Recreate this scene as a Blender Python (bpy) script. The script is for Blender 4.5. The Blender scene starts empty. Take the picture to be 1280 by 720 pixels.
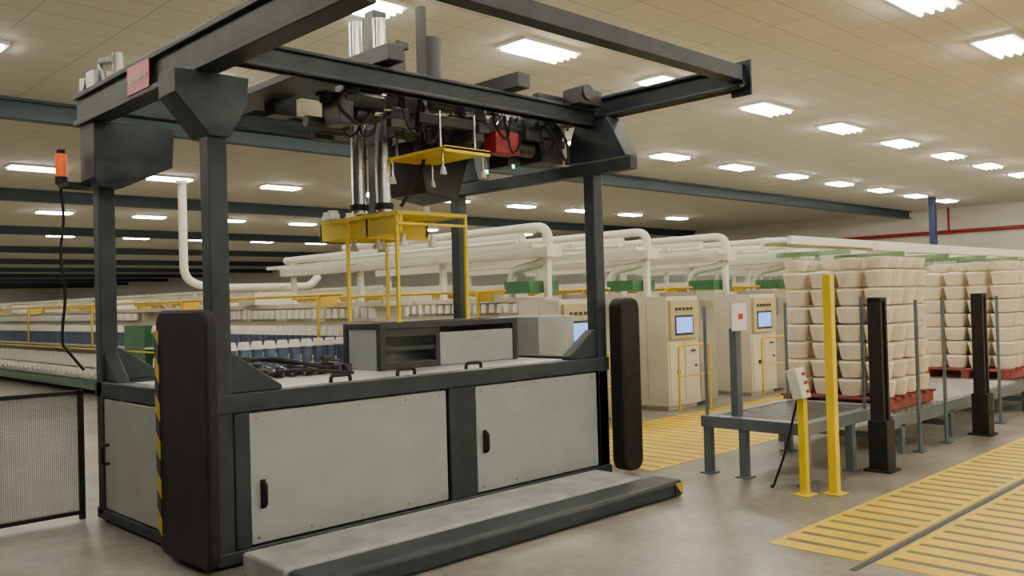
import bpy, bmesh, math, random
from mathutils import Vector, Matrix
random.seed(4)
S = bpy.context.scene
COL = S.collection

# ------------------------------------------------------------------ materials
def mat(name, col, rough=0.5, metal=0.0, var=0.08, scale=6.0, bump=0.0, emit=None, estr=0.0, spec=0.5):
    m = bpy.data.materials.new(name); m.use_nodes = True
    nt = m.node_tree; b = nt.nodes["Principled BSDF"]
    b.inputs["Roughness"].default_value = rough
    b.inputs["Metallic"].default_value = metal
    b.inputs["Specular IOR Level"].default_value = spec
    tc = nt.nodes.new("ShaderNodeTexCoord")
    n = nt.nodes.new("ShaderNodeTexNoise"); n.inputs["Scale"].default_value = scale; n.inputs["Detail"].default_value = 5
    nt.links.new(tc.outputs["Object"], n.inputs["Vector"])
    r = nt.nodes.new("ShaderNodeValToRGB")
    r.color_ramp.elements[0].position = 0.3; r.color_ramp.elements[1].position = 0.7
    lo = [max(0, c*(1-var)) for c in col]; hi = [min(1, c*(1+var)) for c in col]
    r.color_ramp.elements[0].color = (*lo, 1); r.color_ramp.elements[1].color = (*hi, 1)
    nt.links.new(n.outputs["Fac"], r.inputs["Fac"])
    nt.links.new(r.outputs["Color"], b.inputs["Base Color"])
    if bump:
        bp = nt.nodes.new("ShaderNodeBump"); bp.inputs["Strength"].default_value = bump
        nt.links.new(n.outputs["Fac"], bp.inputs["Height"]); nt.links.new(bp.outputs["Normal"], b.inputs["Normal"])
    if emit:
        b.inputs["Emission Color"].default_value = (*emit, 1); b.inputs["Emission Strength"].default_value = estr
    return m

CHAR = mat("charcoal_paint", (0.024, 0.031, 0.035), 0.5, var=0.3, spec=.35)
BLACK = mat("black_rubber", (0.013, 0.011, 0.010), 0.65, var=0.3, scale=14, spec=.3)
PANEL = mat("grey_sheet_metal", (0.345, 0.37, 0.355), 0.42, 0.1, var=0.09, scale=3.5)
DECK = mat("pale_deck", (0.62, 0.63, 0.62), 0.4, var=0.14)
YEL = mat("yellow_paint", (0.84, 0.60, 0.002), 0.4, var=0.08)
YEL2 = mat("dull_yellow_paint", (0.66, 0.42, 0.03), 0.5, var=0.1)
CHROME = mat("chromed_steel", (0.75, 0.75, 0.75), 0.22, 1.0, var=0.05)
STEEL = mat("worn_steel", (0.35, 0.34, 0.32), 0.4, 0.7, var=0.2)
DSTEEL = mat("dark_oiled_steel", (0.12, 0.12, 0.12), 0.35, 0.8, var=0.3)
RED = mat("red_paint", (0.33, 0.012, 0.012), 0.45)
REDL = mat("red_label", (0.45, 0.01, 0.015), 0.4)
WHITE = mat("white_plastic", (0.8, 0.78, 0.72), 0.4, var=0.03)
ORANGE = mat("orange_lens", (0.9, 0.14, 0.02), 0.3, emit=(1, .12, .02), estr=0.25)
CREAM = mat("cream_paint", (0.64, 0.59, 0.46), 0.45, var=0.08, scale=2)
CREAM2 = mat("light_cream_enamel", (0.77, 0.74, 0.62), 0.4, var=0.05)
TAUPE = mat("taupe_cabinet", (0.30, 0.28, 0.22), 0.5)
BEZEL = mat("bezel_beige", (.46, .38, .20), .5)
GREEN = mat("machine_green", (0.03, 0.13, 0.05), 0.45, var=0.15)
GREENL = mat("pale_green", (0.22, 0.38, 0.22), 0.45, var=0.15)
BLUEG = mat("blue_grey_bobbin", (0.10, 0.13, 0.21), 0.45, var=0.2)
YARN = mat("raw_yarn", (0.80, 0.70, 0.54), 0.85, var=0.06, scale=30, bump=0.15)
YARNW = mat("white_yarn", (0.84, 0.80, 0.72), 0.85, var=0.05, scale=30)
PALLET = mat("red_pallet_wood", (0.24, 0.045, 0.035), 0.7, var=0.25)
SCREEN = mat("lit_screen", (0.1, 0.2, 0.5), 0.2, emit=(0.22, 0.45, 1.0), estr=1.4)
GLOWG = mat("green_status_light", (0.1, 0.8, 0.4), 0.3, emit=(0.1, 1.0, 0.5), estr=5)
DARK = mat("dark_plastic", (0.022, 0.023, 0.025), 0.45)
TEAL = mat("teal_steel", (0.025, 0.050, 0.062), 0.5, var=0.2)
BLUE = mat("blue_column_paint", (0.015, 0.025, 0.09), 0.5)
GREYF = mat("grey_frame_paint", (0.10, 0.125, 0.14), 0.45, var=0.15)
PLINTH = mat("scuffed_grey_paint", (0.27, 0.28, 0.275), 0.5, var=0.3, scale=4)
LAMP = mat("fluorescent_tube_glow", (1, 1, 1), 0.5, emit=(1.0, 0.95, 0.82), estr=60.0)
WALL = mat("painted_wall", (0.74, 0.71, 0.63), 0.8, var=0.05, scale=0.8)
PAPER = mat("paper", (0.85, 0.83, 0.8), 0.7)
HATCH = mat("worn_yellow_floor_paint", (0.76, 0.50, 0.002), 0.45, var=0.16, scale=3)
GAPM = mat("grimy_floor_paint", (0.11, 0.095, 0.055), 0.5, var=0.3, scale=3)
LINEM = mat("black_floor_line", (0.02, 0.02, 0.02), 0.5)
WIRE = mat("grey_wire", (0.19, 0.19, 0.18), 0.5)

def striped(name, scale, rot):
    m = bpy.data.materials.new(name); m.use_nodes = True
    nt = m.node_tree; b = nt.nodes["Principled BSDF"]; b.inputs["Roughness"].default_value = .5
    tc = nt.nodes.new("ShaderNodeTexCoord"); mp = nt.nodes.new("ShaderNodeMapping"); mp.inputs["Rotation"].default_value = rot
    w = nt.nodes.new("ShaderNodeTexWave"); w.inputs["Scale"].default_value = scale
    r = nt.nodes.new("ShaderNodeValToRGB"); r.color_ramp.interpolation = 'CONSTANT'
    r.color_ramp.elements[0].color = (.02, .02, .02, 1); r.color_ramp.elements[1].color = (.5, .34, .03, 1); r.color_ramp.elements[1].position = .5
    nt.links.new(tc.outputs["Object"], mp.inputs["Vector"]); nt.links.new(mp.outputs[0], w.inputs["Vector"])
    nt.links.new(w.outputs["Fac"], r.inputs["Fac"]); nt.links.new(r.outputs["Color"], b.inputs["Base Color"])
    return m
HAZ = striped("hazard_stripe", 2.2, (0, math.radians(45), math.radians(35)))

def floor_mat():
    m = bpy.data.materials.new("polished_concrete"); m.use_nodes = True
    nt = m.node_tree; b = nt.nodes["Principled BSDF"]
    tc = nt.nodes.new("ShaderNodeTexCoord")
    n = nt.nodes.new("ShaderNodeTexNoise"); n.inputs["Scale"].default_value = 1.3; n.inputs["Detail"].default_value = 10; n.inputs["Roughness"].default_value = .66
    n2 = nt.nodes.new("ShaderNodeTexNoise"); n2.inputs["Scale"].default_value = 16; n2.inputs["Detail"].default_value = 6
    nt.links.new(tc.outputs["Object"], n.inputs["Vector"]); nt.links.new(tc.outputs["Object"], n2.inputs["Vector"])
    mx = nt.nodes.new("ShaderNodeMath"); mx.operation = 'MULTIPLY_ADD'; mx.inputs[1].default_value = .3
    nt.links.new(n2.outputs["Fac"], mx.inputs[0]); nt.links.new(n.outputs["Fac"], mx.inputs[2])
    r = nt.nodes.new("ShaderNodeValToRGB"); r.color_ramp.elements[0].position = .48; r.color_ramp.elements[1].position = .84
    r.color_ramp.elements[0].color = (.12, .108, .088, 1); r.color_ramp.elements[1].color = (.32, .295, .25, 1)
    nt.links.new(mx.outputs[0], r.inputs["Fac"]); nt.links.new(r.outputs["Color"], b.inputs["Base Color"])
    r2 = nt.nodes.new("ShaderNodeMapRange"); r2.inputs[3].default_value = .24; r2.inputs[4].default_value = .46
    nt.links.new(n.outputs["Fac"], r2.inputs[0]); nt.links.new(r2.outputs[0], b.inputs["Roughness"])
    return m
FLOOR = floor_mat()

def ceil_mat():
    m = bpy.data.materials.new("ceiling_tiles"); m.use_nodes = True
    nt = m.node_tree; b = nt.nodes["Principled BSDF"]; b.inputs["Roughness"].default_value = .85
    tc = nt.nodes.new("ShaderNodeTexCoord")
    br = nt.nodes.new("ShaderNodeTexBrick"); br.offset = 0.0; br.inputs["Scale"].default_value = 1.0
    br.inputs["Mortar Size"].default_value = .012; br.inputs["Brick Width"].default_value = 1.2; br.inputs["Row Height"].default_value = .6
    br.inputs["Color1"].default_value = (.73, .695, .60, 1); br.inputs["Color2"].default_value = (.70, .665, .57, 1); br.inputs["Mortar"].default_value = (.50, .47, .39, 1)
    nt.links.new(tc.outputs["Object"], br.inputs["Vector"]); nt.links.new(br.outputs["Color"], b.inputs["Base Color"])
    return m
CEIL = ceil_mat()

# ------------------------------------------------------------------ builders
def empty(name, loc):
    e = bpy.data.objects.new(name, None); e.location = loc; e.empty_display_size = .2
    COL.objects.link(e); return e

def roundpath(pts, r, n=6):
    pts = [Vector(p) for p in pts]
    if len(pts) < 3 or r <= 0: return pts
    out = [pts[0]]
    for i in range(1, len(pts)-1):
        a, b, c = pts[i-1], pts[i], pts[i+1]
        d1 = a-b; d2 = c-b
        rr = min(r, d1.length*.49, d2.length*.49)
        p0 = b + d1.normalized()*rr; p2 = b + d2.normalized()*rr
        for k in range(n+1):
            t = k/n; out.append(p0*(1-t)**2 + b*2*t*(1-t) + p2*t*t)
    out.append(pts[-1]); return out

class P:
    def __init__(s): s.bm = bmesh.new()
    def box(s, x0, x1, y0, y1, z0, z1, M=None):
        vs = [s.bm.verts.new(Vector((x, y, z)) if M is None else M @ Vector((x, y, z))) for x in (x0, x1) for y in (y0, y1) for z in (z0, z1)]
        for f in ((0,1,3,2), (4,6,7,5), (0,4,5,1), (2,3,7,6), (0,2,6,4), (1,5,7,3)):
            s.bm.faces.new([vs[i] for i in f])
        return s
    def cyl(s, p0, p1, r, seg=16, r2=None):
        p0 = Vector(p0); p1 = Vector(p1); r2 = r if r2 is None else r2
        d = (p1-p0).normalized(); a = d.orthogonal().normalized(); b = d.cross(a)
        A = []; Bv = []
        for i in range(seg):
            t = 2*math.pi*i/seg; o = a*math.cos(t)+b*math.sin(t)
            A.append(s.bm.verts.new(p0+o*r)); Bv.append(s.bm.verts.new(p1+o*r2))
        for i in range(seg):
            j = (i+1) % seg; s.bm.faces.new((A[i], A[j], Bv[j], Bv[i]))
        s.bm.faces.new(A[::-1]); s.bm.faces.new(Bv); return s
    def tube(s, pts, r, seg=10, rnd=0.0):
        pts = roundpath(pts, rnd)
        rings = []; prev = None
        for i, p in enumerate(pts):
            t = (pts[min(i+1, len(pts)-1)]-pts[max(i-1, 0)]).normalized()
            a = t.orthogonal().normalized() if prev is None else (prev - t*prev.dot(t)).normalized()
            prev = a; b = t.cross(a)
            rings.append([s.bm.verts.new(p+(a*math.cos(2*math.pi*k/seg)+b*math.sin(2*math.pi*k/seg))*r) for k in range(seg)])
        for q in range(len(rings)-1):
            for k in range(seg):
                j = (k+1) % seg; s.bm.faces.new((rings[q][k], rings[q][j], rings[q+1][j], rings[q+1][k]))
        s.bm.faces.new(rings[0][::-1]); s.bm.faces.new(rings[-1]); return s
    def prism(s, poly, axis, a, b):
        def v(p, t):
            return {'x': (t, p[0], p[1]), 'y': (p[0], t, p[1]), 'z': (p[0], p[1], t)}[axis]
        A = [s.bm.verts.new(v(p, a)) for p in poly]; Bv = [s.bm.verts.new(v(p, b)) for p in poly]
        n = len(poly)
        for i in range(n):
            j = (i+1) % n; s.bm.faces.new((A[i], A[j], Bv[j], Bv[i]))
        s.bm.faces.new(A[::-1]); s.bm.faces.new(Bv); return s
    def lathe(s, prof, c, seg=20):
        rings = []
        for (r, z) in prof:
            rings.append([s.bm.verts.new((c[0]+r*math.cos(2*math.pi*k/seg), c[1]+r*math.sin(2*math.pi*k/seg), c[2]+z)) for k in range(seg)])
        for q in range(len(rings)-1):
            for k in range(seg):
                j = (k+1) % seg; s.bm.faces.new((rings[q][k], rings[q][j], rings[q+1][j], rings[q+1][k]))
        s.bm.faces.new(rings[0][::-1]); s.bm.faces.new(rings[-1]); return s
    def mesh(s, name, m, smooth=True):
        bmesh.ops.recalc_face_normals(s.bm, faces=s.bm.faces)
        me = bpy.data.meshes.new(name); s.bm.to_mesh(me); s.bm.free(); me.materials.append(m)
        if smooth:
            me.polygons.foreach_set("use_smooth", [True]*len(me.polygons)); me.set_sharp_from_angle(angle=math.radians(35))
        return me
    def done(s, name, m, parent=None, bevel=0.0):
        o = bpy.data.objects.new(name, s.mesh(name, m)); COL.objects.link(o)
        if parent:
            o.parent = parent; o.matrix_parent_inverse = Matrix.Translation(-Vector(parent.location))
        if bevel:
            bv = o.modifiers.new("bevel", 'BEVEL'); bv.width = bevel; bv.segments = 2; bv.limit_method = 'ANGLE'
        return o

def link(name, me, parent, loc=(0, 0, 0)):
    o = bpy.data.objects.new(name, me); COL.objects.link(o); o.parent = parent; o.location = loc; return o

# ------------------------------------------------------------------ room
X0, X1, Y0, Y1, H = -40.0, 46.0, -9.0, 150.0, 5.6
P().box(X0-.2, X1+.2, Y0-.2, Y1+.2, -.2, 0).done("floor", FLOOR)
P().box(X0-.2, X1+.2, Y0-.2, Y1+.2, H, H+.2).done("ceiling", CEIL)
P().box(X1, X1+.2, Y0, Y1, 0, H).done("wall_right", WALL)
P().box(X0-.2, X0, Y0, Y1, 0, H).done("wall_left", WALL)
P().box(X0, X1, Y1, Y1+.2, 0, H).done("wall_back", WALL)
P().box(X0, X1, Y0-.2, Y0, 0, H).done("wall_front", WALL)
P().box(X1-.03, X1, Y0, Y1, 0, .2).done("baseboard_right", TAUPE)
for yb in (18, 31, 44, 57, 70, 83, 96, 109, 122, 135):
    b = P()
    b.box(X0, X1, yb-.02, yb+.02, 5.25, 5.58); b.box(X0, X1, yb-.14, yb+.14, 5.22, 5.26); b.box(X0, X1, yb-.14, yb+.14, 5.55, 5.6)
    b.done("ceiling_beam", TEAL)
# fixtures
fix = P().box(-.66, .66, -.33, .33, -.05, 0.0).mesh("light_housing", WHITE)
tb = P()
for yy in (-.22, -.07, .07, .22):
    tb.cyl((-.6, yy, -.075), (.6, yy, -.075), .028, 8)
tube_me = tb.mesh("tubes", LAMP)
def fixture(x, y):
    e = empty("ceiling_light", (x, y, H)); link("housing", fix, e); link("tubes", tube_me, e)
for yy in (-5.4, -.4, 4.6, 9.6, 14.6):
    for k in range(-3, 10):
        x = 10.1+3.5*k
        if yy == 4.6: x -= 1.2
        fixture(x, yy)
for yy in (26, 37, 48, 60, 74):
    for k in range(-5, 9):
        fixture(7.4+3.7*k+random.choice((0, .1)), yy)
for yy in (88, 101, 115, 128, 142):
    for k in range(-5, 6): fixture(5+6*k, yy)
b = P(); b.tube([(X1-.25, 2, 4.4), (X1-.25, 60, 4.4)], .09); b.tube([(X1-.25, 16, 4.4), (X1-.25, 16, 5.59)], .06, 4)
b.done("sprinkler_pipe", RED)
P().box(39.85, 40.1, 14.5, 14.75, 0, 5.6).box(39.7, 40.2, 14.4, 14.9, 0, .05).done("steel_column", BLUE)

# floor markings
def hatch(x0, x1, y0, y1, pitch, w):
    b = P(); x = x0
    b.box(x0, x1, y0, y0+.04, .0, .003); b.box(x0, x1, y1-.04, y1, .0, .003)
    while x < x1-w:
        b.box(x, x+w, y0+.04, y1-.04, .0, .003); x += pitch
    e = empty("floor_marking", ((x0+x1)/2, (y0+y1)/2, 0))
    b.done("yellow_bars", HATCH, e)
    P().box(x0, x1-.1, y0+.02, y1-.02, 0, .0015).done("underlay", GAPM, e)
hatch(6.55, 30, 4.95, 6.95, .2, .160)
hatch(5.1, 30, 2.34, 2.95, .2, .14)
hatch(5.1, 30, 1.0, 2.26, .2, .14)
P().box(4.9, 30, 2.28, 2.32, 0, .004).done("floor_line", LINEM)

# ------------------------------------------------------------------ gantry palletizer
G = empty("gantry_palletizer", (4.3, 6.15, 0))
b = P()
for (x, y) in ((2.43, 5.13), (2.43, 7.0), (6.05, 5.13), (6.05, 7.0)):
    b.box(x, x+.125, y, y+.12, 0.05, 2.72)
b.box(4.3, 4.56, 5.13, 5.25, .05, .96)
for (y0, y1) in ((5.12, 5.26), (7.02, 7.16)):
    b.box(2.43, 6.19, y0, y1, .95, 1.07); b.box(2.43, 6.19, y0, y1, .02, .10)
for (x0, x1) in ((2.43, 2.56), (6.05, 6.19)):
    b.box(x0, x1, 5.26, 7.02, .95, 1.07); b.box(x0, x1, 5.26, 7.02, .02, .1)
b.box(2.56, 2.66, 5.13, 5.25, .1, .95)
b.box(6.05, 6.17, 5.13, 5.25, .1, .95)
for x, s in ((2.55, 1), (6.05, -1)):
    for y in (5.15, 7.02):
        b.prism([(x, 1.07), (x+.36*s, 1.07), (x+.36*s, 1.1), (x+.03*s, 1.32), (x, 1.32)], 'y', y, y+.1)
for x in (2.45, 6.06):
    b.prism([(5.25, 1.07), (5.52, 1.07), (5.25, 1.3)], 'x', x, x+.1)
    b.prism([(7.0, 1.07), (6.75, 1.07), (7.0, 1.3)], 'x', x, x+.1)
b.done("frame", CHAR, G, .008)
b = P()
b.box(2.67, 4.28, 5.145, 5.17, .11, .94); b.box(4.58, 6.03, 5.145, 5.17, .11, .94)
b.box(2.435, 2.46, 5.3, 6.98, .11, .94); b.box(6.15, 6.17, 5.3, 6.98, .11, .94); b.box(2.63, 6.01, 7.1, 7.13, .11, .94)
b.done("panels", PANEL, G, .006)
P().box(2.57, 6.05, 5.26, 7.02, .97, 1.045).done("deck", DECK, G)
b = P()
for x in (3.47, 4.05, 4.73):
    b.tube([(x-.08, 5.33, 1.04), (x-.08, 5.33, 1.11), (x+.08, 5.33, 1.11), (x+.08, 5.33, 1.04)], .014, 8, .03)
for x, z in ((2.75, .42), (4.66, .50)):
    b.tube([(x, 5.15, z+.07), (x, 5.10, z+.07), (x, 5.10, z-.07), (x, 5.15, z-.07)], .012, 8, .03); b.box(x-.015, x+.015, 5.13, 5.15, z-.09, z+.09)
b.tube([(2.44, 6.9, .6), (2.39, 6.9, .6), (2.39, 6.9, .46), (2.44, 6.9, .46)], .012, 8, .03)
b.done("handles", BLACK, G)
b = P()
for x in (2.72, 3.1, 3.5, 3.9, 4.22, 4.64, 5.0, 5.5, 5.97):
    for z in (.15, .9): b.cyl((x, 5.146, z), (x, 5.138, z), .009, 8)
b.done("panel_screws", STEEL, G)
def board(x0, x1, y0, y1, axis='x'):
    b = P(); n = 6; r = .1; pts = []
    z0, z1 = .04, 1.6
    u0, u1 = (y0, y1) if axis == 'x' else (x0, x1)
    for (cu, cz, a0) in ((u1-r, z1-r, 0), (u0+r, z1-r, 90), (u0+r, z0+r, 180), (u1-r, z0+r, 270)):
        for k in range(n+1):
            a = math.radians(a0+90*k/n); pts.append((cu+r*math.cos(a), cz+r*math.sin(a)))
    if axis == 'x': b.prism(pts, 'x', x0, x1)
    else: b.prism(pts, 'y', y0, y1)
    return b
board(2.32, 2.40, 4.99, 5.72).done("bumper_left", BLACK, G, .02)
board(6.19, 6.45, 4.96, 5.12, 'y').done("bumper_right", BLACK, G, .02)
P().box(2.312, 2.319, 5.66, 5.717, .15, 1.47).done("bumper_hazard_tape", HAZ, G)
# overhead
b = P()
b.prism([(2.22, 3.05), (2.70, 3.05), (2.68, 2.86), (2.56, 2.66), (2.43, 2.66), (2.22, 2.9)], 'y', 5.10, 5.34)
b.prism([(2.38, 3.05), (3.0, 3.05), (2.98, 2.74), (2.58, 2.55), (2.43, 2.55), (2.38, 2.62)], 'y', 6.92, 7.22)
b.prism([(4.78, 2.85), (5.5, 2.85), (5.35, 3.22), (4.98, 3.22)], 'x', 6.08, 6.26)
b.prism([(6.7, 2.85), (7.3, 2.85), (7.2, 3.22), (6.8, 3.22)], 'x', 6.08, 6.26)
b.box(6.07, 6.17, 4.72, 7.45, 2.72, 2.83)
def ibeam_y(x, y0, y1, z0, z1, w=.15):
    b.box(x-w/2, x+w/2, y0, y1, z0, z0+.025); b.box(x-w/2, x+w/2, y0, y1, z1-.025, z1); b.box(x-.03, x+.03, y0, y1, z0, z1)
def ibeam_x(y, x0, x1, z0, z1, w=.12):
    b.box(x0, x1, y-w/2, y+w/2, z0, z0+.025); b.box(x0, x1, y-w/2, y+w/2, z1-.025, z1); b.box(x0, x1, y-.03, y+.03, z0, z1)
b.box(2.38, 2.54, 3.5, 7.28, 3.07, 3.28); b.box(2.35, 2.40, 3.5, 7.28, 3.05, 3.09); b.box(2.35, 2.40, 3.5, 7.28, 3.26, 3.3)
ibeam_y(6.2, 3.66, 7.45, 3.23, 3.42)
ibeam_x(5.18, 2.55, 6.12, 3.15, 3.31); ibeam_x(7.05, 2.55, 6.12, 3.14, 3.32)
b.box(2.3, 6.2, 3.66, 3.78, 3.29, 3.41)
b.box(6.22, 6.245, 3.62, 3.80, 3.18, 3.46)
b.done("overhead_frame", CHAR, G, .006)
b = P()
b.box(3.72, 3.86, 5.0, 7.2, 3.33, 3.45); b.box(5.0, 5.14, 5.0, 7.2, 3.33, 3.45)
b.box(3.86, 5.0, 5.75, 6.45, 3.34, 3.42)
b.box(3.9, 4.1, 5.3, 5.7, 3.32, 3.5); b.box(4.46, 4.60, 6.2, 6.34, 2.36, 4.15); b.box(4.62, 4.68, 5.75, 5.83, 2.8, 4.1)
b.prism([(4.75, 2.55), (5.1, 2.5), (5.3, 3.0), (4.65, 3.0)], 'y', 5.9, 6.4)
b.box(4.3, 5.9, 5.4, 5.46, 3.02, 3.10); b.box(4.6, 5.8, 5.55, 5.9, 2.98, 3.08)
b.box(5.35, 5.5, 5.5, 5.75, 2.78, 3.1); b.box(5.62, 5.9, 5.35, 5.65, 2.82, 3.15)
b.cyl((4.75, 5.8, 3.45), (4.75, 5.8, 3.85), .10); b.cyl((4.95, 6.0, 3.45), (4.95, 6.0, 3.7), .09)
b.cyl((5.3, 5.42, 2.92), (5.55, 5.42, 2.92), .065, 16)
b.cyl((3.55, 5.35, 3.1), (3.9, 5.35, 3.1), .06); b.cyl((3.4, 5.6, 2.95), (3.75, 5.6, 2.95), .045)
b.box(3.5, 3.62, 5.3, 5.5, 2.9, 3.1); b.box(5.75, 6.05, 5.0, 5.2, 3.3, 3.44); b.cyl((5.85, 4.98, 3.4), (5.85, 5.2, 3.4), .07)
b.box(3.2, 3.5, 5.25, 6.9, 3.2, 3.26)
for k in range(26):
    b.box(3.88, 3.98, 5.1+.07*k, 5.155+.07*k, 3.46, 3.52)
rr = random.Random(9)
for k in range(44):
    x = rr.uniform(3.5, 5.95); y = rr.uniform(5.3, 6.2); z = rr.uniform(2.92, 3.34)
    a, c, d = rr.uniform(.03, .10), rr.uniform(.03, .08), rr.uniform(.03, .09)
    b.box(x-a, x+a, y-c, y+c, z-d, z+d)
for k in range(14):
    x = rr.uniform(3.6, 5.8); y = rr.uniform(5.3, 6.0); z = rr.uniform(2.95, 3.3)
    if rr.random() < .5: b.cyl((x, y, z), (x+.22, y, z), rr.uniform(.02, .05), 12)
    else: b.cyl((x, y, z), (x, y, z+.2), rr.uniform(.02, .05), 12)
b.box(5.5, 6.05, 5.25, 5.33, 3.3, 3.4); b.box(5.6, 6.1, 5.5, 5.9, 3.0, 3.2)
b.done("carriage", DARK, G, .006)
b = P()
b.cyl((4.20, 6.1, 2.36), (4.20, 6.1, 3.95), .062, 24); b.cyl((4.30, 5.9, 2.36), (4.30, 5.9, 3.95), .062, 24)
b.cyl((4.78, 5.3, 2.8), (4.78, 5.3, 3.2), .012); b.cyl((4.45, 5.9, 2.8), (4.45, 5.9, 3.2), .012); b.cyl((4.42, 5.3, 2.8), (4.42, 5.3, 3.2), .012)
b.cyl((5.15, 5.45, 3.2), (5.15, 5.45, 3.5), .02); b.cyl((5.05, 5.45, 3.4), (5.25, 5.45, 3.4), .03)
for (x, y) in ((4.4, 5.25), (4.82, 5.25), (4.4, 5.9), (4.82, 5.9)):
    b.cyl((x, y, 2.66), (x, y, 2.8), .008, 8)
for k in range(18):
    x = rr.uniform(3.5, 5.9); y = rr.uniform(5.25, 5.5); z = rr.uniform(3.0, 3.3)
    b.cyl((x, y, z), (x+rr.choice((0, .08)), y+.01, z+rr.choice((0.01, .12))), rr.uniform(.010, .022), 10)
b.done("guide_columns", CHROME, G)
b = P()
for z in (2.38, 3.12):
    b.cyl((4.20, 6.1, z), (4.20, 6.1, z+.05), .078, 20); b.cyl((4.30, 5.9, z), (4.30, 5.9, z+.05), .078, 20)
b.box(4.12, 4.4, 5.82, 6.2, 3.18, 3.3)
b.done("column_collars", BLACK, G)
b = P()
for (x, y) in ((4.4, 5.25), (4.82, 5.25), (4.4, 5.9), (4.82, 5.9)):
    b.cyl((x, y, 2.60), (x, y, 2.66), .03, 12, .015)
for (x, y) in ((4.3, 5.65), (4.3, 6.0), (4.3, 6.35), (4.6, 5.65), (4.6, 6.35)):
    b.cyl((x, y, 2.06), (x, y, 2.11), .045, 14, .03); b.cyl((x, y, 2.11), (x, y, 2.16), .02, 10)
for (x, y) in ((4.1, 6.35), (4.35, 6.45), (4.6, 6.3), (4.15, 6.5), (4.6, 5.75)):
    b.cyl((x, y, 2.335), (x, y, 2.40), .045, 14); b.box(x-.04, x+.04, y-.04, y+.04, 2.33, 2.37)
b.done("gripper_fittings", WHITE, G)
b = P()
b.box(4.17, 4.8, 5.52, 6.67, 2.31, 2.335); b.box(4.17, 4.2, 5.52, 6.67, 2.16, 2.32); b.box(4.77, 4.8, 5.95, 6.67, 2.16, 2.32)
b.box(4.17, 4.8, 6.64, 6.67, 2.16, 2.32); b.box(4.17, 4.8, 5.95, 5.98, 2.14, 2.32)
b.box(4.38, 4.86, 5.2, 5.95, 2.79, 2.815); b.box(4.38, 4.86, 5.2, 5.22, 2.77, 2.82)
b.done("gripper_plate", YEL, G, .004)
b = P()
for (x, y, z) in ((4.14, 5.52, 1.46), (4.83, 5.5, 1.46), (4.14, 6.2, 1.46), (4.83, 6.6, 1.46)):
    b.box(x-.012, x+.012, y-.012, y+.012, z, 2.32)
b.box(4.13, 4.84, 5.49, 5.51, 2.30, 2.33); b.box(4.13, 4.84, 5.49, 5.51, 2.22, 2.24)
b.box(4.13, 4.15, 5.5, 6.6, 2.30, 2.33); b.box(4.82, 4.84, 5.5, 6.6, 2.3, 2.33)
b.done("gripper_guard", YEL, G)
P().box(5.02, 5.30, 5.30, 5.46, 2.84, 3.03).done("drive_motor", RED, G, .01)
P().box(4.93, 4.96, 5.34, 5.36, 2.66, 2.69).box(5.2, 5.22, 5.29, 5.30, 2.72, 2.75).done("status_light", GLOWG, G)
b = P()
b.tube([(5.0, 5.3, 3.3), (4.9, 5.2, 3.05), (5.05, 5.2, 2.9), (5.2, 5.3, 3.15)], .012, 8, .1)
b.tube([(5.55, 5.2, 3.1), (5.75, 5.15, 2.75), (5.8, 5.2, 3.0), (5.7, 5.3, 3.2)], .012, 8, .1)
b.tube([(4.5, 5.8, 3.3), (4.62, 5.7, 3.0), (4.55, 5.7, 2.7), (4.4, 5.8, 2.4)], .015, 8, .1)
b.tube([(3.6, 5.3, 3.2), (3.4, 5.2, 3.0), (3.6, 5.2, 2.86), (3.9, 5.4, 3.1)], .014, 8, .1)
for k in range(12):
    x = rr.uniform(3.6, 5.6); y = rr.uniform(5.24, 5.6)
    b.tube([(x, y, 3.15), (x+.05, y-.03, 2.95-rr.random()*.15), (x+.18, y, 2.9), (x+.25, y+.02, 3.15)], .010, 6, .08)
b.tube([(2.27, 7.3, 2.6)]+[(2.27+.012*math.sin(k*.5), 7.33+.012*math.cos(k*.5), 2.55-.05*k) for k in range(25)]+[(2.40, 7.30, 1.15)], .011, 8)
b.done("cables", BLACK, G)
P().box(2.342, 2.349, 5.78, 6.15, 3.08, 3.27).done("name_plate", REDL, G)
tc = bpy.data.curves.new("plate_text", 'FONT'); tc.body = "Lambda-Pak"; tc.size = .064; tc.align_x = 'CENTER'; tc.align_y = 'CENTER'; tc.extrude = .001
tc.materials.append(PAPER)
to = bpy.data.objects.new("plate_text", tc); COL.objects.link(to); to.rotation_euler = (math.radians(90), 0, math.radians(-90)); to.location = (2.339, 5.965, 3.175)
to.parent = G; to.matrix_parent_inverse = Matrix.Translation(-Vector(G.location))
b = P(); b.cyl((2.27, 7.32, 2.66), (2.27, 7.32, 2.84), .042, 20); b.done("beacon_lens", ORANGE, G, .005)
b = P(); b.cyl((2.27, 7.32, 2.6), (2.27, 7.32, 2.66), .045, 20); b.cyl((2.27, 7.32, 2.84), (2.27, 7.32, 2.87), .03, 20); b.box(2.25, 2.5, 7.12, 7.34, 2.57, 2.6); b.done("beacon_base", BLACK, G)
b = P(); b.tube([(2.43, 6.8, 3.28), (2.43, 6.9, 3.5), (2.43, 6.6, 3.45)], .03, 8, .05); b.cyl((2.43, 7.2, 3.28), (2.43, 7.2, 3.42), .05); b.cyl((2.45, 6.6, 3.28), (2.45, 6.6, 3.5), .035)
b.box(2.36, 2.5, 6.85, 7.0, 3.28, 3.42); b.cyl((2.36, 7.1, 3.35), (2.5, 7.1, 3.35), .05); b.done("valve_parts", STEEL, G)
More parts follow.
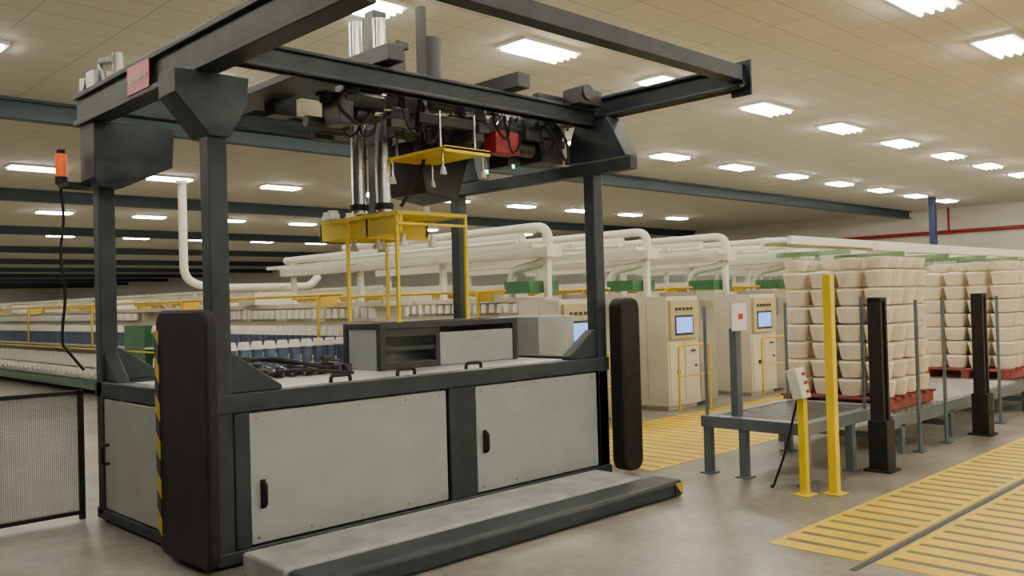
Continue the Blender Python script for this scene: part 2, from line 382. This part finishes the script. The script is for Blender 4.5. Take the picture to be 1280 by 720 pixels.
# deck equipment
b = P()
b.box(4.3, 5.9, 6.0, 6.05, 1.39, 1.44); b.box(4.3, 5.9, 6.5, 6.55, 1.39, 1.44); b.box(4.3, 4.35, 6.05, 6.5, 1.39, 1.44); b.box(5.85, 5.9, 6.05, 6.5, 1.39, 1.44)
for (x, y) in ((4.3, 6.0), (5.84, 6.0), (4.3, 6.49), (5.84, 6.49)): b.box(x, x+.06, y, y+.06, 1.045, 1.4)
b.box(4.36, 5.84, 6.06, 6.49, 1.40, 1.42)
b.box(4.36, 4.95, 6.01, 6.04, 1.32, 1.39); b.box(4.36, 4.95, 6.01, 6.04, 1.05, 1.10); b.box(4.9, 4.95, 6.01, 6.04, 1.10, 1.32)
b.done("hopper_frame", DARK, G, .004)
b = P()
b.box(4.95, 5.84, 6.01, 6.04, 1.05, 1.34)
b.box(4.31, 4.34, 6.06, 6.48, 1.05, 1.39); b.box(5.84, 5.87, 6.06, 6.48, 1.05, 1.39); b.box(4.36, 5.84, 6.5, 6.53, 1.05, 1.38)
b.done("hopper_panels", PANEL, G, .004)
b = P(); rq = random.Random(3)
for k in range(12):
    x = 3.0+.105*k; t = rq.uniform(.0, .07)
    b.cyl((x, 6.45, 1.05), (x, 6.45, 1.11+t), .028, 10); b.cyl((x, 6.45, 1.09+t), (x, 6.45, 1.11+t), .045, 12)
    b.box(x-.04, x+.03, 6.25, 6.42, 1.05, 1.09+t*.6)
    b.cyl((x-.03, 6.2, 1.07), (x+.05, 6.6, 1.12), .014, 8)
b.box(2.95, 4.2, 6.5, 6.54, 1.05, 1.09)
b.done("cone_pick_mechanism", DSTEEL, G)
b = P()
for k in range(8): b.cyl((3.1+.13*k, 6.22, 1.05), (3.1+.13*k, 6.22, 1.11), .03, 12)
b.tube([(2.95, 6.3, 1.08), (3.1, 6.15, 1.20), (3.5, 6.35, 1.20), (3.8, 6.15, 1.12), (4.1, 6.3, 1.07)], .014, 8, .1)
b.tube([(2.95, 6.5, 1.08), (3.2, 6.3, 1.22), (3.6, 6.4, 1.16), (4.15, 6.3, 1.07)], .012, 8, .1)
b.tube([(3.2, 6.1, 1.06), (3.4, 6.0, 1.12), (3.7, 6.1, 1.10), (4.0, 5.95, 1.06)], .012, 8, .1)
b.done("mechanism_hoses", BLACK, G)
# row of bobbins standing on the rear rack of the deck
b = P(); c2 = P(); P().box(3.35, 4.95, 6.80, 6.98, 1.045, 1.10).done("bobbin_rack", DSTEEL, G)
for k in range(13):
    x = 3.42+.12*k
    b.cyl((x, 6.89, 1.10), (x, 6.89, 1.25), .042, 14, .050)
    c2.cyl((x, 6.89, 1.25), (x, 6.89, 1.315), .058, 14, .040)
b.done("bobbin_bodies", BLUEG, G); c2.done("bobbin_caps", YARNW, G)

# base plinth in front
PL = empty("guide_plinth", (3.4, 4.6, 0))
P().box(2.5, 5.75, 4.45, 4.95, .0, .14).done("top_cover", PLINTH, PL, .02)
P().box(2.5, 5.9, 4.15, 4.44, .0, .13).done("front_beam", CHAR, PL, .03)
P().box(5.901, 5.908, 4.18, 4.41, .02, .11).box(5.78, 5.88, 4.142, 4.149, .02, .11).done("hazard_tape", HAZ, PL)
# side equipment cabinets behind machine
C = empty("equipment_cabinet", (6.7, 6.75, 0))
P().box(6.55, 7.1, 6.35, 6.95, .05, 1.43).box(6.6, 7.05, 6.4, 6.9, 0, .05).done("body", PANEL, C, .01)
P().box(6.545, 6.551, 6.40, 6.9, .2, 1.38).done("door", PANEL, C, .002)
P().cyl((6.53, 6.45, .9), (6.545, 6.45, .9), .02).done("lock", BLACK, C)

# mesh fence left
F = empty("mesh_fence_panel", (1.1, 7.28, 0))
b = P()
for x in (-.5, .9, 2.36):
    b.box(x-.02, x+.02, 7.26, 7.30, 0, 1.0)
b.box(-.5, 2.36, 7.26, 7.3, .97, 1.0); b.box(-.5, 2.36, 7.26, 7.3, .04, .07)
b.done("frame", BLACK, F)
b = P(); x = -.48
while x < 2.34: b.box(x-.0026, x+.0026, 7.275, 7.278, .07, .97); x += .014
z = .08
while z < .97: b.box(-.5, 2.36, 7.278, 7.281, z-.0026, z+.0026); z += .014
b.done("wire_mesh", WIRE, F)

# ------------------------------------------------------------------ spinning machines
L = 62.0
def mm(fn, name, m): b = P(); fn(b); return b.mesh(name, m)
def f_body(b):
    b.box(-.32, .32, 0, L, .08, .50); b.box(-.16, .16, 0, L, .50, 1.40); b.box(-.22, .22, 0, L, 1.58, 1.64)
    b.box(-.5, .5, 0, L, .95, .98)
    for k in range(60): b.box(-.20, .20, k*1.0+.3, k*1.0+.33, 1.40, 1.58)
    for k in range(10): b.box(-.3, .3, k*6.0+3, k*6.0+3.5, 1.64, 1.82)
def f_top(b):
    b.box(-.14, .14, 0, 7, 2.18, 2.32)
    for k in range(4): b.box(-.04, .04, k*2.2+.1, k*2.2+.18, 1.6, 2.5); b.box(-.4, .4, k*2.2+.1, k*2.2+.16, 2.3, 2.35)
    b.box(-.05, .05, 7, L, 1.94, 2.0)
    for k in range(18): b.box(-.03, .03, 8+k*3.0, 8.06+k*3, 1.6, 1.95)
    for k in range(24):
        b.cyl((.0, 7+k*2.2, 2.0), (.0, 8.1+k*2.2, 1.66), .018, 6); b.cyl((.0, 8.1+k*2.2, 1.66), (.0, 9.2+k*2.2, 2.0), .018, 6)
    b.cyl((0, .6, 2.48), (0, 7, 2.48), .07, 10)
    b.box(.37, .42, 0, 7, 2.3, 2.36); b.box(-.42, -.37, 0, 7, 2.3, 2.36)
def f_green(b):
    for s in (-1, 1):
        b.box(min(s*.5, s*.42), max(s*.5, s*.42), 0, L, .15, .3)
        b.box(min(s*.5, s*.34), max(s*.5, s*.34), 6.5, 7.4, .0, 1.35)
def f_gbox(b): b.box(-.28, .28, .2, .7, 1.7, 1.86); b.box(-.3, .3, -.01, 0, .1, 1.5)
PT = .16
def f_bob(b):
    n = int(L/PT)
    for s in (-1, 1):
        for k in range(n):
            y = .2+k*PT
            if 6.35 < y < 7.55: continue
            b.cyl((s*.40, y, 1.23), (s*.40, y, 1.35), .074, 8, .055)
            b.cyl((s*.24, y, 1.44), (s*.24, y, 1.56), .05, 7, .04)
            b.cyl((s*.40, y, .55), (s*.40, y, .80), .07, 8, .05)
            if k % 2: b.cyl((s*.44, y-.1, .40), (s*.44, y+.1, .44), .10, 8)
def f_bob2(b):
    n = int(L/PT)
    for s in (-1, 1):
        for k in range(n):
            y = .2+k*PT
            if 6.35 < y < 7.55: continue
            b.cyl((s*.40, y, .98), (s*.40, y, 1.23), .045, 8, .066)
def f_pipe(b):
    b.tube([(0, 5.0, 2.60), (0, 0.1, 2.60), (0, 0.1, 2.12), (0, .85, 2.02), (0, .85, 1.55)], .062, 12, .22)
    b.tube([(-.3, 5.0, 2.40), (-.3, .4, 2.40)], .03, 8)
def f_yel(b):
    b.tube([(-.46, .5, 1.74), (-.46, L, 1.74)], .022, 8); b.tube([(-.50, .5, .90), (-.50, L, .90)], .018, 6)
    for k in range(16): b.box(-.47, -.2, k*4+1.0, k*4+1.03, 1.6, 1.74); b.box(-.51, -.48, k*4+1.0, k*4+1.03, .9, 1.74)
ME = dict(body=mm(f_body, "body", CREAM), top=mm(f_top, "top_truss", CREAM2), green=mm(f_green, "green_skirt", GREEN), gbox=mm(f_gbox, "drive_box", GREEN),
          yarn=mm(f_bob, "yarn_packages", YARNW), bob=mm(f_bob2, "bobbins", BLUEG), pipe=mm(f_pipe, "suction_pipe", CREAM2), rail=mm(f_yel, "yellow_rail", YEL2))
def h_cream(b):
    b.box(-.75, .02, -.75, -.05, .06, 1.60); b.box(-.7, 0, -.7, -.05, 0, .06); b.box(-.71, -.38, -.765, -.75, .12, .95)
    b.box(-.35, -.02, -.765, -.75, .12, .95)
def h_bezel(b): b.box(-.72, -.04, -.80, -.75, 1.0, 1.54)
def h_taupe(b):
    b.box(.05, .55, -.70, -.05, .06, 1.66); b.box(.09, .51, -.715, -.7, .12, 1.60)
    for k in range(10): b.box(.14, .46, -.73, -.715, 1.25+.03*k, 1.265+.03*k)
def h_screen(b): b.box(-.60, -.22, -.812, -.80, 1.08, 1.30)
def h_dark(b):
    b.box(-.63, -.19, -.806, -.80, 1.05, 1.33)
    for k in range(5): b.box(-.62+.09*k, -.57+.09*k, -.812, -.80, 1.40, 1.44)
    b.cyl((-.1, -.78, .6), (-.1, -.765, .6), .02, 10)
    b.box(-.2, -.12, -.785, -.765, .8, .83); b.box(-.56, -.5, -.785, -.765, .5, .56); b.box(-.752, -.75, -.4, -.396, .1, 1.5)
def h_rail(b):
    b.tube([(-.85, -1.0, .0), (-.85, -1.0, .92), (-.1, -1.0, .92), (-.1, -1.0, 0)], .017, 8, .06)
    b.tube([(-.85, -1.0, .5), (-.1, -1.0, .5)], .012, 8)
HM = [("head_cabinet", mm(h_cream, "head_cabinet", CREAM)), ("electrical_cabinet", mm(h_taupe, "electrical_cabinet", TAUPE)), ("bezel", mm(h_bezel, "bezel", BEZEL)),
      ("screen", mm(h_screen, "screen", SCREEN)), ("keys", mm(h_dark, "keys", DARK)), ("hand_rail", mm(h_rail, "hand_rail", YEL2))]
for k in range(-1, 15):
    x = 8.65+2.2*k; y = 8.05 if k >= 0 else 8.6
    e = empty("spinning_machine", (x, y, 0))
    link("body", ME["body"], e); link("green_skirt", ME["green"], e)
    link("yarn_packages", ME["yarn"], e); link("bobbins", ME["bob"], e); link("yellow_rail", ME["rail"], e)
    if k >= 0:
        link("top_truss", ME["top"], e); link("drive_box", ME["gbox"], e)
        link("suction_pipe", ME["pipe"], e)
        for n, me in HM: link(n, me, e)
# overhead conveyor right
OC = empty("overhead_conveyor", (26, 7.6, 0))
b = P(); b.box(13.6, 42, 7.25, 7.33, 2.42, 2.56); b.box(13.6, 42, 7.75, 7.83, 2.42, 2.56); b.box(13.6, 42, 7.33, 7.75, 2.46, 2.5)
b.box(15.2, 42, 6.5, 6.58, 2.30, 2.42)
b.done("trough", CREAM2, OC)
b = P()
for k in range(13):
    x = 14.15+2.2*k
    b.box(x-.03, x+.03, 6.5, 7.83, 2.22, 2.30); b.box(x-.03, x+.03, 7.05, 7.11, 0, 2.24)
b.done("supports", GREENL, OC)
# white pipe at left
b = P(); b.tube([(6.75, 15.3, 3.85), (6.75, 15.3, 2.14), (7.2, 15.3, 1.98), (9.3, 15.3, 2.0), (9.5, 15.3, 2.2)], .075, 12, .3); b.cyl((6.75, 15.3, 3.85), (6.75, 15.3, 3.9), .11); b.done("ventilation_pipe", CREAM2)

# ------------------------------------------------------------------ pallets of yarn
def pallet(cx, cy, layers, z0=.41):
    e = empty("yarn_package_pallet", (cx, cy, z0))
    b = P()
    for k in range(3):
        y = cy-.55+.5*k; b.box(cx-.6, cx+.6, y, y+.10, z0, z0+.10)
    for k in range(7): x = cx-.6+k*.183; b.box(x, x+.1, cy-.58, cy+.58, z0+.10, z0+.125)
    b.done("pallet", PALLET, e, .003)
    b = P(); zz = z0+.127; sp = .292
    for l in range(layers):
        for i in range(4):
            for j in range(4):
                px = cx-1.5*sp+sp*i+random.uniform(-.01, .01); py = cy-1.5*sp+sp*j+random.uniform(-.01, .01)
                b.lathe([(.088, 0), (.106, .006), (.132, .13), (.136, .150), (.128, .164), (.055, .178)], (px, py, zz), 20)
        zz += .184
    for i in range(4):
        for j in range(4):
            if random.random() < .25: continue
            px = cx-1.5*sp+sp*i; py = cy-1.5*sp+sp*j
            b.lathe([(.085, 0), (.10, .004), (.133, .10), (.13, .112), (.055, .118)], (px, py, zz), 18)
    b.done("yarn_packages", YARN, e)
pallet(9.22, 4.2, 7); pallet(13.0, 4.2, 7); pallet(16.6, 4.2, 6)
CV = empty("roller_conveyor", (12, 4.2, 0))
b = P()
for y in (3.54, 4.82): b.box(8.5, 19, y, y+.05, .26, .39)
x = 8.7
while x < 19:
    for y in (3.54, 4.82): b.box(x, x+.08, y, y+.05, 0, .3)
    b.box(x, x+.06, 3.58, 4.82, .12, .18); x += 1.3
b.done("frame", GREYF, CV, .004)
b = P(); x = 8.6
while x < 18.9: b.cyl((x, 3.59, .368), (x, 4.82, .368), .04, 12); x += .14
b.done("rollers", STEEL, CV)
# infeed stand
ST = empty("conveyor_infeed_stand", (7.4, 4.1, 0))
b = P()
b.box(6.75, 8.3, 3.52, 3.62, .42, .52); b.box(6.75, 8.3, 4.44, 4.54, .42, .52)
b.box(6.75, 6.85, 3.62, 4.44, .42, .52); b.box(8.2, 8.3, 3.62, 4.44, .42, .52); b.box(7.4, 7.5, 3.62, 4.44, .44, .5)
for (x, y) in ((6.77, 3.53), (6.77, 4.10), (7.6, 3.53), (8.2, 3.53), (6.77, 4.46), (8.2, 4.46)):
    b.box(x, x+.07, y, y+.07, 0, .43); b.box(x-.03, x+.10, y-.03, y+.10, 0, .012)
b.box(6.85, 8.2, 3.95, 4.02, .46, .49); b.box(6.85, 8.2, 4.2, 4.27, .46, .49)
b.done("frame", GREYF, ST, .004)
b = P(); x = 6.92
while x < 8.2: b.cyl((x, 3.62, .49), (x, 4.44, .49), .025, 10); x += .09
b.done("rollers", DSTEEL, ST)
b = P()
b.box(6.86, 6.94, 4.22, 4.29, .5, 1.3); b.cyl((6.80, 4.5, .52), (6.80, 4.5, 1.5), .016, 8); b.cyl((7.95, 3.57, .52), (7.95, 3.57, 1.55), .016, 8)
b.cyl((7.35, 3.57, .52), (7.35, 3.57, 1.5), .014, 8); b.cyl((8.26, 3.57, .52), (8.26, 3.57, 1.5), .016, 8); b.cyl((8.26, 4.5, .52), (8.26, 4.5, 1.5), .016, 8)
b.done("uprights", GREYF, ST)
P().box(6.76, 7.0, 4.19, 4.2, 1.28, 1.52).done("paper_notice", PAPER, ST)
b = P(); b.box(6.86, 6.93, 4.185, 4.189, 1.38, 1.43); b.done("notice_print", REDL, ST)
# black sensor posts
def spost(x, y):
    e = empty("light_curtain_post", (x, y, 0))
    b = P(); b.box(x-.07, x-.03, y-.06, y+.06, .02, 1.52); b.box(x+.03, x+.07, y-.06, y+.06, .02, 1.52); b.box(x-.03, x+.03, y+.02, y+.06, .02, 1.52)
    b.box(x-.12, x+.12, y-.12, y+.12, 0, .02); b.box(x-.085, x+.085, y-.09, y+.08, .02, .45); b.box(x-.07, x+.07, y-.06, y+.06, 1.50, 1.54)
    b.done("housing", BLACK, e, .004)
    b = P(); b.box(x-.028, x+.028, y-.03, y+.018, .5, 1.48); b.done("lens_strip", DARK, e)
spost(7.8, 3.36); spost(10.35, 3.34); spost(13.9, 3.34)
for (x, y) in ((8.9, 3.45), (9.6, 3.45), (11.3, 3.45), (12.4, 3.45), (13.1, 3.45)):
    e = empty("guard_pole", (x, y, 0)); P().cyl((x, y, .015), (x, y, 1.5), .018, 10).done("pole", GREYF, e); P().box(x-.06, x+.06, y-.05, y+.05, 0, .015).done("foot", GREYF, e)
# yellow bollards
e = empty("yellow_guard_post", (6.68, 3.26, 0))
P().box(6.645, 6.715, 3.225, 3.295, 0.012, 1.74).box(6.60, 6.76, 3.18, 3.33, 0, .012).done("post", YEL, e, .006)
e = empty("control_pedestal", (6.5, 3.42, 0))
P().box(6.47, 6.53, 3.39, 3.45, .012, .78).box(6.42, 6.58, 3.35, 3.49, 0, .012).done("post", YEL, e, .006)
Mx = Matrix.Translation((6.47, 3.43, .88)) @ Matrix.Rotation(math.radians(-14), 4, 'X')
P().box(-.07, .07, -.045, .045, -.12, .12, Mx).done("control_box", CREAM2, e, .008)
b = P()
for dz, in ((-.07,), (0,), (.07,)):
    p = Mx @ Vector((0.02, -.04, dz)); q = Mx @ Vector((0.02, -.06, dz)); b.cyl(p, q, .014, 12)
b.done("push_buttons", REDL, e)
b = P(); b.tube([(6.5, 3.46, .75), (6.53, 3.6, .3), (6.5, 3.7, .02), (6.56, 3.75, .02)], .01, 8, .1); b.done("cable", BLACK, e)

# ------------------------------------------------------------------ camera
f = 1100.0; th = math.atan2(1130, f); pit = math.atan(16/f); rol = math.radians(1.6)
fw = Vector((math.cos(th)*math.cos(pit), math.sin(th)*math.cos(pit), math.sin(pit)))
rt = Vector((math.sin(th), -math.cos(th), 0)); up = rt.cross(fw)
r2 = rt*math.cos(rol) - up*math.sin(rol); u2 = rt*math.sin(rol) + up*math.cos(rol)
cam = bpy.data.cameras.new("camera"); cam.lens = f/1280*36; cam.sensor_width = 36; cam.clip_end = 300
co = bpy.data.objects.new("camera", cam); COL.objects.link(co)
M = Matrix((r2, u2, -fw)).transposed().to_4x4(); M.translation = (0, 0, 1.6); co.matrix_world = M
S.camera = co
w = bpy.data.worlds.new("world"); S.world = w; w.use_nodes = True
w.node_tree.nodes["Background"].inputs[0].default_value = (.9, .85, .75, 1); w.node_tree.nodes["Background"].inputs[1].default_value = .5
